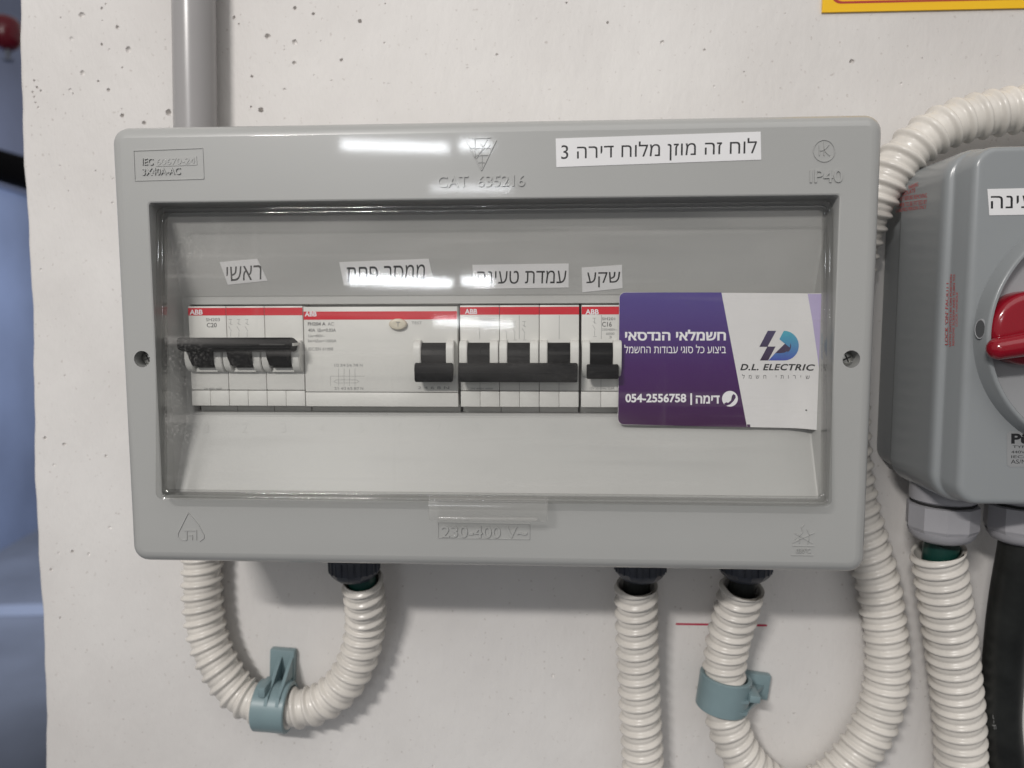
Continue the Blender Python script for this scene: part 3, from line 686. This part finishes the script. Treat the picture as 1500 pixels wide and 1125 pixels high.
# thumb tab at the bottom of the door
bm = bmesh.new(); L_ = un(628, 745, -8).x; R2 = un(802, 745, -8).x
zt, zb = un(710, 727, -6).z, un(710, 761, -6).z
prof = [(-7.4, zt), (-8.8, zt-2.2), (-9.4, zt-5.5), (-8.8, zb+2), (-8.0, zb)]
loops = [[Vector((x, y, z)) for y, z in prof] + [Vector((x, y+1.5, z)) for y, z in prof[::-1]] for x in (L_, L_+.6, R2-.6, R2)]
loft(bm, loops, True, True); bmesh.ops.bevel(bm, geom=[e for e in bm.edges if e.calc_face_angle(0) > 1], offset=.35, segments=3, affect='EDGES'); link('door_tab', to_mesh(bm), m_tab, panel, 60)
box('tab_ridge', (L_+4, -10.8, zb+.5), (R2-4, -9.1, zb+2.3), m_tab, panel, .8, 4)

# ------------------------------------------------------------------ business card behind the door
CP = ypl(19.6)
card = thing('business_card', 'purple and white business card with a round telephone symbol, behind the clear door', 'card', CP.at(1055, 627))
def arc(cx, cy, r, a0, a1, n=6): return [(cx+r*math.cos(math.radians(a0+(a1-a0)*i/n)), cy+r*math.sin(math.radians(a0+(a1-a0)*i/n))) for i in range(n+1)]
outline = arc(916, 437, 9, 180, 270) + [(1160, 429.5), (1180, 430), (1190, 430), (1200, 430)] + arc(1190, 610, 14, 0, 40, 3)[:0] + [(1199.5, 500), (1198, 560), (1195, 628), (1185, 627.5), (1175, 627)] + arc(914, 613, 9, 90, 180)
cb = sheet('card_stock', CP, outline, .3, m_cardw, card)
# slightly curled right-hand end
off = ROOTLOC[card.name]
def slices(o):
    b = bmesh.new(); b.from_mesh(o.data)
    for q in range(28): bmesh.ops.bisect_plane(b, geom=b.verts[:]+b.edges[:]+b.faces[:], plane_co=((126+q*.5-off.x)*S, 0, 0), plane_no=(1, 0, 0), dist=1e-7)
    b.to_mesh(o.data); b.free()
slices(cb)
zc0, zc1 = CP.at(950, 622).z, CP.at(950, 428).z
m_purple = gradient('purple_print', srgb(84, 72, 140), srgb(60, 14, 66), zc0, zc1)
nt = m_purple.node_tree; r = [n for n in nt.nodes if n.type == 'VALTORGB'][0]; e = r.color_ramp.elements.new(.45); e.color = (*srgb(68, 26, 96), 1)
sheet('purple_field', CP, arc(916, 437, 8.6, 180, 270) + [(1056.5, 428.4), (1094, 625.8)] + arc(914, 613, 8.6, 90, 180), .02, m_purple, card, lift=.31)
lav = sheet('lavender_strip', CP, [(1181, 430.6), (1190, 430.8), (1199.4, 430.8), (1199.2, 470), (1198.8, 500), (1197.5, 570), (1193, 520), (1187, 470)], .02, mat('lavender_print', (.42, .36, .58), .35), card, lift=.31)
slices(lav)
def ct(s, x0, y0, x1, y1, m=m_print, tilt=0, **k): return ptext(s, CP, x0, y0, x1, y1, m, card, tilt, name=k.pop('name', 'lettering'), lift=.34, thick=.02, **k)
ct('חשמלאי הנדסאי'[::-1], 915.5, 483, 1063, 499, bold=.03)
ct('ביצוע כל סוגי עבודות החשמל'[::-1], 914.5, 505, 1063, 517.5, bold=.002)
ct('054-2556758', 916, 576.5, 1005, 589.5, bold=.03); ct('|', 1011, 576, 1013.5, 593); ct('דימה'[::-1], 1019, 579, 1054, 591, bold=.03)
sheet('phone_disc', CP, arc(1069, 584, 11.6, 0, 345, 23), .02, m_print, card, lift=.34)
hs = [(1074.2,577), (1077,579), (1077.5,582), (1074.5,587), (1069.5,592), (1064,594.2), (1061,593), (1060.8,590.5), (1064,589), (1066.3,590), (1070.5,586.5), (1073.2,582.5), (1072,579.5)]
sheet('phone_symbol', CP, hs, .02, m_purple, card, lift=.37)
def lg(x, y): return (1112 + (x-300)/555*57, 484.5 + (y-440)/398*43.5)
zl0, zl1 = CP.at(1140, 528).z, CP.at(1140, 484).z; zm = (zl0+zl1)/2
m_t1 = gradient('teal_blue_print', srgb(60, 165, 185), srgb(62, 78, 170), zl0, zl1); m_t2 = gradient('dark_purple_print', srgb(58, 50, 92), srgb(45, 20, 58), zl0, zl1)
sheet('logo_bolt', CP, [lg(*p) for p in ((420,440), (540,440), (415,655), (300,655))], .02, m_t2, card, lift=.34)
sheet('logo_bolt', CP, [lg(*p) for p in ((415,651), (530,651), (425,838), (308,838))], .02, m_t2, card, lift=.34)
oc = [lg(655+200*math.cos(math.radians(a)), 639+199*math.sin(math.radians(a))) for a in range(-90, 91, 12)]
ic = [lg(655+95*math.cos(math.radians(a)), 645+95*math.sin(math.radians(a))) for a in range(90, -66, -12)]
sheet('logo_ring', CP, [lg(650,440)] + oc + [lg(430,838), lg(525,740)] + ic + [lg(585,553)], .02, m_t1, card, lift=.34)
sheet('logo_core', CP, [lg(526,739)] + ic[:] , .02, m_t2, card, lift=.37)
sheet('purple_notch', CP, [(1094, 621.5), (1098.5, 621.6), (1099, 626), (1094.3, 625.9)], .02, m_purple, card, lift=.31)
ct('D.L. ELECTRIC', 1084, 533, 1190, 542.5, m_ink, bold=.03, shear=.25, spacing=1.1)
ct('שירותי חשמל'[::-1], 1087, 548, 1183, 554.5, m_faint, spacing=2.4)
sheet('ink_dot', CP, arc(1178.5, 600, 1.3, 0, 300, 6), .02, m_ink, card, lift=.31)

for o in card.children:          # the right-hand end curls a little towards the door
    for v in o.data.vertices:
        k = max(0, (v.co.x/S + off.x - 126)/10); v.co.y -= k*k*1.9*S

# ------------------------------------------------------------------ corrugated conduits
def conduit(label, pts, r, start_cut=True, ph=0, pitch=7.3, group='cream corrugated conduits', r1=None):
    P = spline([un(x, y, Y) for x, y, Y in pts], .62)
    def rad(i, a):
        s = (i*.62 + 1.6*math.sin(i*.62/31+ph*9))/pitch - a/(2*math.pi) + ph; f = s - math.floor(s)
        d = min(f, 1-f)                                    # ridge crest at 0
        k = max(0.0, 1 - (d/.235)**2)
        return r - 1.55 + 1.55*(k**.75) + .18*math.cos(4*math.pi*f)
    o_ = thing('corrugated_conduit', label, 'conduit', P[0], group)
    bm = bmesh.new(); sweep(bm, P, rad, 30, cap=False); link('corrugated_tube', to_mesh(bm), m_cream, o_, 80)
    # inner wall seen at the cut end
    bm = bmesh.new(); sweep(bm, P[:30], lambda i, a: r-2.3 if i else (r-1.2), 30, cap=False); link('inner_wall', to_mesh(bm), m_cream, o_, 80)
    return P
def core(label, pts, r, m, group='cables entering the conduits'):
    P = spline([un(*p) for p in pts], 2); bm = bmesh.new(); sweep(bm, P, r, 16)
    return tag(link('cable_core', to_mesh(bm), m), label, 'cable', group)
P1 = conduit('corrugated conduit bending in a loop through the clip nearest the free wall corner',
    [(530,848,62), (535,885,68), (535,915,73), (525,962,75), (502,1003,75), (468,1030,75), (432,1037,75), (392,1035,75), (352,1017,76), (324,981,76), (305,935,77), (297,883,78), (296,830,79), (296,780,79)], 10.9)
P2 = conduit('straight corrugated conduit hanging from the middle gland of the board, with no clip',
    [(932,855,63), (932,900,68), (934,965,72), (938,1050,74), (942,1130,75), (944,1240,76)], 11.1, ph=.3)
P3 = conduit('corrugated conduit held by the clip at the red pen line, curling up past the board',
    [(1088,858,62), (1077,900,68), (1065,945,73), (1060,1000,75), (1064,1050,75), (1082,1100,75), (1118,1142,75), (1165,1162,75), (1212,1146,76), (1254,1105,76), (1283,1056,76),
     (1297,1005,76), (1299,955,76), (1293,900,77), (1283,843,77), (1262,770,77), (1247,700,78), (1240,600,78), (1240,480,78), (1247,400,76), (1263,335,73), (1283,288,70),
     (1312,244,68), (1346,209,67), (1390,183,67), (1440,169,67), (1500,160,67), (1570,158,68), (1680,170,70)], 11.2, ph=.6)
P6 = conduit('corrugated conduit coming out of the pale gland under the isolator box',
    [(1373,806,60), (1381,860,63), (1389,914,66), (1397,980,70), (1404,1046,73), (1408,1130,75), (1410,1240,76)], 12.6, ph=.1, pitch=7.0)
core('dark green cable between the first dark gland and its looped conduit', [(524,836,60), (531,853,62), (534,880,67), (534,915,73)], 7.4, m_green)
core('black cable between the middle dark gland and the straight conduit', [(936,840,61), (932,862,64), (932,900,68)], 6.8, m_rubber)
core('black cable between the last dark gland and its bent conduit', [(1094,840,60), (1087,862,63), (1078,900,68), (1066,945,73)], 6.8, m_rubber)
core('dark green cable between the pale gland and the conduit below it', [(1381,795,59), (1377,815,60), (1381,860,63)], 8.0, m_green)

# ------------------------------------------------------------------ dark glands under the board
def gland(px, Yc, label, r=13.0):
    c = un(px, 828, Yc); c.z = CZ-HH+.5
    t = thing('cable_gland', label, 'cable gland', c, 'dark glands under the board')
    zb = un(px, 847, Yc).z - c.z; zt = zb + 12
    bm = bmesh.new(); lathe(bm, c, [(r+1.2, 3), (r+1.2, -2.5), (r-1.6, -2.8), (r-1.6, zt)], seg=32); link('neck', to_mesh(bm), m_gland, t, 30)
    bm = bmesh.new(); lathe(bm, c, [(r-.2, zt+.1), (r, zt-.6), (r-.1, zb+4.6), (r-1.2, zb+2.6), (r-3.4, zb+.4), (r-4.0, zb), (r-4.6, zb), (r-4.8, zb+6)], seg=12, cap=(True, False)); n = link('nut', to_mesh(bm), m_gland, t, 20)
    bm = bmesh.new()
    for k in range(24):
        a = 2*math.pi*k/24; d = Vector((math.cos(a), math.sin(a), 0)); s = d.cross(Vector((0, 0, 1)))*.4
        p0, p1 = c+d*(r-.4)+Vector((0, 0, zt-.8)), c+d*(r-.6)+Vector((0, 0, zb+4.4))
        loft(bm, [[p0-s, p0+s, p1+s, p1-s], [p0-s*.5+d*.7, p0+s*.5+d*.7, p1+s*.5+d*.7, p1-s*.5+d*.7]], True, True)
    link('grip_ribs', to_mesh(bm), m_gland, n, 20)
gland(519, 60, 'dark round gland under the board above the looped conduit')
gland(938, 60, 'dark round gland under the board above the straight conduit')
gland(1092, 60, 'dark round gland under the board above the bent conduit')

# ------------------------------------------------------------------ blue-grey clips
def clip(px, py, Yc, rot, tilt, label):
    c = un(px, py, Yc)
    t = thing('conduit_clip', label, 'clip', c, 'blue grey plastic conduit clips')
    Rm = Matrix.Rotation(math.radians(rot), 3, 'Y') @ Matrix.Rotation(math.radians(tilt), 3, 'Z')
    W = lambda x, y, z: c + Rm @ Vector((x, 0, z)) + Vector((0, y, 0))      # local: x along the conduit, z towards the wall foot
    bm = bmesh.new(); n = 34; ri, ro, hw = 11.4, 13.4, 9.0
    loops = []
    for k in range(n+1):
        a = math.radians(-135 + 300*k/n)                 # 0 = towards viewer
        d = (-math.cos(a), math.sin(a)); e = .5 if k in (0, n) else 0
        ring = [(-hw, ro-.5), (-hw+.5, ro), (hw-.5, ro), (hw, ro-.5), (hw, ri), (-hw, ri)]
        loops.append([W(x, d[0]*r, d[1]*r) for x, r in ring])
    loft(bm, loops, True, True); band = link('band', to_mesh(bm), m_clip, t, 40)
    bm = bmesh.new()
    lo, hi = (-7, YW-c.y-5.0, 8), (7, YW-c.y-.2, 27); add_box(bm, lo, hi, .8)
    for v in bm.verts: v.co = W(*v.co)
    link('wall_foot', to_mesh(bm), m_clip, t, 40)
    # two gusset ribs from the band to the foot
    bm = bmesh.new()
    for x in (-1.6, 4.6):
        pr = [(-12.6, 4), (-10.5, 10.5), (-3, 14.5), (6, 21), (YW-c.y-4.5, 24), (YW-c.y-4.5, 12), (4, 12.6), (-4, 11.8), (-10, 7.0)]
        prism(bm, pr, lambda y, z: W(x, y, z), lambda y, z: W(x+1.8, y, z))
    bmesh.ops.triangulate(bm, faces=[f for f in bm.faces if len(f.verts) > 4])
    link('gusset', to_mesh(bm), m_clip, t, 20)
    bm = bmesh.new(); add_box(bm, (-5.0, -11.5, 10.4), (-1.2, 2, 15.8), .5)
    for v in bm.verts: v.co = W(*v.co)
    link('latch', to_mesh(bm), m_clip, t, 30)
clip(402, 1034, 75, 3, 0, 'blue grey clip gripping the lowest bend of the looped conduit, its foot above')
clip(1060, 1012, 75, 97, 0, 'blue grey clip gripping the conduit below the red pen line, its foot to one side')

# ------------------------------------------------------------------ isolator box
bc = un(1612, 488, 12); IXc = bc.x; IZc = (un(1480, 212, 20).z + un(1450, 740, 20).z)/2; IHH = (un(1480, 212, 20).z - un(1450, 740, 20).z)/2
IHW = IXc - 193.2
iso = thing('isolator_box', 'grey isolator switch box with a red rotary handle, cut off by the picture edge', 'switch box', (IXc, YW, IZc-IHH))
bm = bmesh.new(); L = []
for (ix, iz, r, Y) in ((1.0, 1.0, 13, 67), (0, 0, 13, 66), (0, 0, 13, 65), (0, 0, 13, 29.5), (0, .05, 13, 28.6), (.25, .2, 13, 26.6), (.8, .5, 12.5, 25.4), (1.6, .8, 12, 24.8), (2.4, .9, 11.5, 24.55), (3.0, 1.0, 11, 24.3), (3.4, 1.05, 10.8, 23.7), (3.6, 1.1, 10.6, 22.9),
                       (5.6, 1.3, 9, 18.2), (5.85, 1.35, 9, 17.4), (6.2, 1.5, 8.6, 16.4), (6.9, 1.9, 8, 15.5), (8.0, 2.7, 7, 14.95), (9.2, 3.8, 6, 14.8), (9.8, 4.4, 5.5, 14.8), (14, 8, 4, 14.8)):
    L.append(rrect(IXc, IZc, IHW-ix, IHH-iz, r, Y, 8))
loft(bm, L, False, True); lid = link('lid', to_mesh(bm), m_box, iso, 60)
bm = bmesh.new(); loft(bm, [rrect(IXc, IZc, IHW-3.5, IHH-3.5, 10, YW-.3, 8), rrect(IXc, IZc, IHW-3.5, IHH-3.5, 10, 66.5, 8)], True, True); link('base', to_mesh(bm), m_box, iso, 30)
# rotary switch: raised collar with slot, sunken floor
YF = 14.8; cz = bc.z; r0 = (un(1612, 488, YF)-un(1425, 488, YF)).length; cX = un(1612, 488, YF).x
rt = cX - un(1449, 488, YF-8).x
bm = bmesh.new(); lathe(bm, (cX, YF, cz), [(r0, -.3), (r0-.2, .4), (rt+.9, 7.2), (rt+.5, 7.9), (rt, 8.1), (rt-.8, 8.0), (rt-1.3, 7.2), (rt-1.6, .25)], 'Y', 96, (False, False)); col = link('switch_collar', to_mesh(bm), m_box, lid and iso, 40)
bm = bmesh.new(); lathe(bm, (cX, YF, cz), [(rt-1.5, .12), (rt-1.5, .3)], 'Y', 64); link('switch_floor', to_mesh(bm), m_boxin, iso, 30)
bm = bmesh.new(); k_ = un(1437.5, 482, YF-4.2)
slot_n = Vector((-1, -.55, 0)).normalized(); s_t = slot_n.cross(Vector((0, 0, 1))).normalized()
pts0 = [k_ + s_t*1.9*math.cos(a*math.pi/10) + Vector((0, 0, 3.6))*math.sin(a*math.pi/10) for a in range(20)]
loft(bm, [[p - slot_n*2.5 for p in pts0], [p + slot_n*.9 for p in pts0]], True, True); link('padlock_hole', to_mesh(bm), mat('hole_shade_plastic', (.07, .073, .076), .6), iso, 40)  # shade of the recess put into a darker grey colour
bm = bmesh.new(); loft(bm, [[k_ + (p-k_)*f_ + slot_n*g_ for p in pts0] for f_, g_ in ((1.0, .85), (1.12, .98), (1.18, .7), (1.2, 0))]); link('hole_rim', to_mesh(bm), m_boxin, iso, 40)
# red handle: long rounded base and a grip bar lying on it
hz = un(1500, 481, YF-6).z; hx0 = un(1452, 481, YF-8).x; hr = 15.2
def stadium(r, inset, Y, n=16):
    pts = []; half = (cX - hx0) - hr
    for sx, a0 in ((1, -90), (-1, 90)):
        for i in range(n+1):
            a = math.radians(a0+180*i/n); pts.append(Vector((cX + sx*half + (r-inset)*math.cos(a), Y, hz + (r-inset)*math.sin(a))))
    return pts
handle = None
bm = bmesh.new(); loft(bm, [stadium(hr, 0, YF-.3), stadium(hr, 0, YF-7), stadium(hr, .5, YF-8.6), stadium(hr, 1.6, YF-9.6), stadium(hr, 4, YF-10.1)], True, True); link('handle_base', to_mesh(bm), m_knob, iso, 60)
bm = bmesh.new(); p0 = un(1466, 511, YF-15); p1 = Vector((cX+40, YF-18, p0.z+16)); p0.y = YF-13.5
path = [p0 + (p1-p0)*(i/20) for i in range(21)]
sweep(bm, path, lambda i, a: 4.5+1.6*min(1, i/9), 20)
bmesh.ops.create_uvsphere(bm, u_segments=20, v_segments=12, radius=4.5, matrix=Matrix.Translation(p0))
link('handle_grip', to_mesh(bm), m_knob, iso, 80)
# lettering on the box
IP = ypl(YF)
tape('white label with cut off Hebrew lettering on the isolator box', IP, [(1446,277), (1760,270), (1762,310), (1449,315.5)], 'עמדת טעינה', 1451, 287, 1640, 306, 3)
st = sheet('sticker', IP, [(1479,632), (1620,632), (1624,635), (1624,678), (1620,682), (1479,684), (1475,681), (1475,635)], .12, m_sticker, iso, lift=.03)
ptext('Pü', IP, 1481, 635, 1508, 650, m_ink, st, lift=.17, thick=.02, bold=.04)
ptext('TYP TRI', IP, 1483, 652.5, 1520, 656, m_ink, st, lift=.17, thick=.02)
ptext('440V~ 50Hz', IP, 1481, 660, 1530, 664, m_ink, st, lift=.17, thick=.02); ptext('IEC60947', IP, 1481, 667, 1530, 671, m_ink, st, lift=.17, thick=.02); ptext('AS/NZS 3947', IP, 1480.5, 673, 1540, 679, m_ink, st, lift=.17, thick=.02)
# red warning text running up the slanted strip, and on the side of the box
SP = slope_plane((IXc-IHW+2.6, 24.0, 0), (IXc-IHW+2.6, 24.0, 40), (IXc-IHW+6.4, 17.2, 0))
def vtext(s, x, y0, y1, h, m, pl=SP, parent=iso):  # reads upwards; ink box: x .. x+h wide, from y1 (bottom) to y0
    return text(s, pl.at(x+h, y1), pl.at(x+h+ (y1-y0)*.012, y0), pl.at(x, y1), m, parent, lift=.05, thick=.02)
vtext("LOCK 'ON' FACILITY", 1384.0, 412, 505, 4.6, m_redprint)
for i, s in enumerate(('WITH SWITCH IN ON POSITION', 'REMOVE SCREW AND TURN TO', 'LOCK HANDLE')):
    vtext(s, 1390.5+4.6*i, 402+(26 if i == 2 else 0), 508-(2*i if i < 2 else 30), 3.0, m_redprint)
SD = Plane((IXc-IHW, 50, 0), (-1, 0, 0))
for i, (s, x0, y0, x1) in enumerate((('WARNING', 1331, 272, 1345), ('ISOLATE', 1322, 281, 1341), ('SUPPLY BEFORE REMOVING', 1313, 289, 1358), ('COVER TO BE FITTED BY', 1313, 298, 1358), ('QUALIFIED PERSON ONLY', 1312, 306, 1357))):
    text(s, SD.at(x0, y0+6), SD.at(x1, y0+.5), SD.at(x0, y0), m_redprint, iso, lift=.05, thick=.02)

# pale glands and the black cable
def pale_gland(px, Yc, label, r=15.0):
    c = un(px, 740, Yc); c.z = IZc-IHH+.5
    t = thing('cable_gland', label, 'cable gland', c, 'pale glands under the isolator')
    bm = bmesh.new(); lathe(bm, c, [(r-.4, 6), (r-.3, -6.2), (r-1.2, -7.0)], seg=36); link('collar', to_mesh(bm), m_lgland, t, 30)
    bm = bmesh.new(); lathe(bm, c, [(r-1.4, -6.6), (r-.7, -7.6), (r-1.4, -8.4)], seg=36); link('seal_ring', to_mesh(bm), m_dark, t, 60)
    bm = bmesh.new(); lathe(bm, c, [(r-1.0, -8.2), (r+.8, -8.8), (r+.8, -19.5), (r-.2, -21.5)], seg=10); link('nut', to_mesh(bm), m_lgland, t, 20)
    bm = bmesh.new(); lathe(bm, c, [(r-.1, -21.2), (r-.7, -23.2), (r-2.6, -25.4), (r-5.6, -26.8), (r-6.2, -26.6), (r-6.4, -21)], seg=36, cap=(True, False)); link('dome', to_mesh(bm), m_lgland, t, 60)
pale_gland(1381, 55, 'pale grey gland above the corrugated conduit under the isolator box')
pale_gland(1498, 55, 'pale grey gland above the thick black cable under the isolator box')
pts = [(1496,790,56), (1492,815,57), (1482,870,60), (1474,930,64), (1468,1000,70), (1466,1060,74), (1474,1125,76), (1490,1200,78), (1500,1260,78)]
P = spline([un(*p) for p in pts], 2); bm = bmesh.new(); sweep(bm, P, 9.4, 32)
cab = tag(link('power_cable', to_mesh(bm), m_rubber, None, 60), 'thick black cable hanging from the gland nearest the picture edge', 'cable')
for i, (s, x, y0, y1) in enumerate((('TUV', 1475, 864, 893), ('SUD', 1463.5, 917, 937), ('PVC', 1459, 952, 982), ('H07BZ5-F', 1455, 994, 1068))):
    pl = ypl(56+ (y0-850)*.075); 
    me_parent = cab
    text(s, pl.at(x+1, y0), pl.at(x-2, y1), pl.at(x+7, y0), m_cabmark, cab, lift=0, thick=.3)

# ------------------------------------------------------------------ yellow sign and pen line
WP = ypl(YW)
sg = thing('warning_sign', 'yellow sign with a dark red rounded border on the wall above the board', 'sign', WP.at(1350, 16), None)
pb = [WP.at(1203, 19.5), WP.at(1640, 10)]; ux = (pb[1]-pb[0]).normalized(); uz = Vector((-ux.z, 0, ux.x))
def sg_at(a, b, l=0): return pb[0] + ux*a + uz*b + Vector((0, -l, 0))
bm = bmesh.new(); prism(bm, [(0, 0), (150, 0), (150, 105), (0, 105)], lambda a, b: sg_at(a, b, .1), lambda a, b: sg_at(a, b, 1.3)); link('sign_plate', to_mesh(bm), m_yellow, sg, 0)
bd = [(4+5-5*math.cos(math.radians(a)), 3.9+5-5*math.sin(math.radians(a))) for a in range(0, 91, 15)] + [(150-9+5*math.sin(math.radians(a)), 8.9-5*math.cos(math.radians(a))) for a in range(0, 91, 15)] + \
     [(150-9+5*math.cos(math.radians(a)), 96+5*math.sin(math.radians(a))) for a in range(0, 91, 15)] + [(9-5*math.sin(math.radians(a)), 96+5*math.cos(math.radians(a))) for a in range(0, 91, 15)]
bm = bmesh.new(); ip = [(75+(a-75)*(1-1.1/71), 52.4+(b-52.4)*(1-1.1/48.6)) for a, b in bd]
loft(bm, [[sg_at(a, b, 1.31) for a, b in bd], [sg_at(a, b, 1.36) for a, b in bd], [sg_at(a, b, 1.36) for a, b in ip], [sg_at(a, b, 1.31) for a, b in ip]]); link('border', to_mesh(bm), m_signred, sg, 0)
text('ןכתסה'[::1], sg_at(8.5, 6.6, 0), sg_at(23.5, 6.6, 0), sg_at(8.5, 9.6, 0), m_ink, sg, lift=1.32, thick=.03)
pen = sheet('pen_line', WP, [(990,912.6), (1120,914.4), (1124,915.2), (1123,917.6), (1096,917.4), (990,915.4)], .06, m_pen, None, lift=.02)
tag(pen, 'thin red pen line ruled on the wall below the board', 'pen mark')
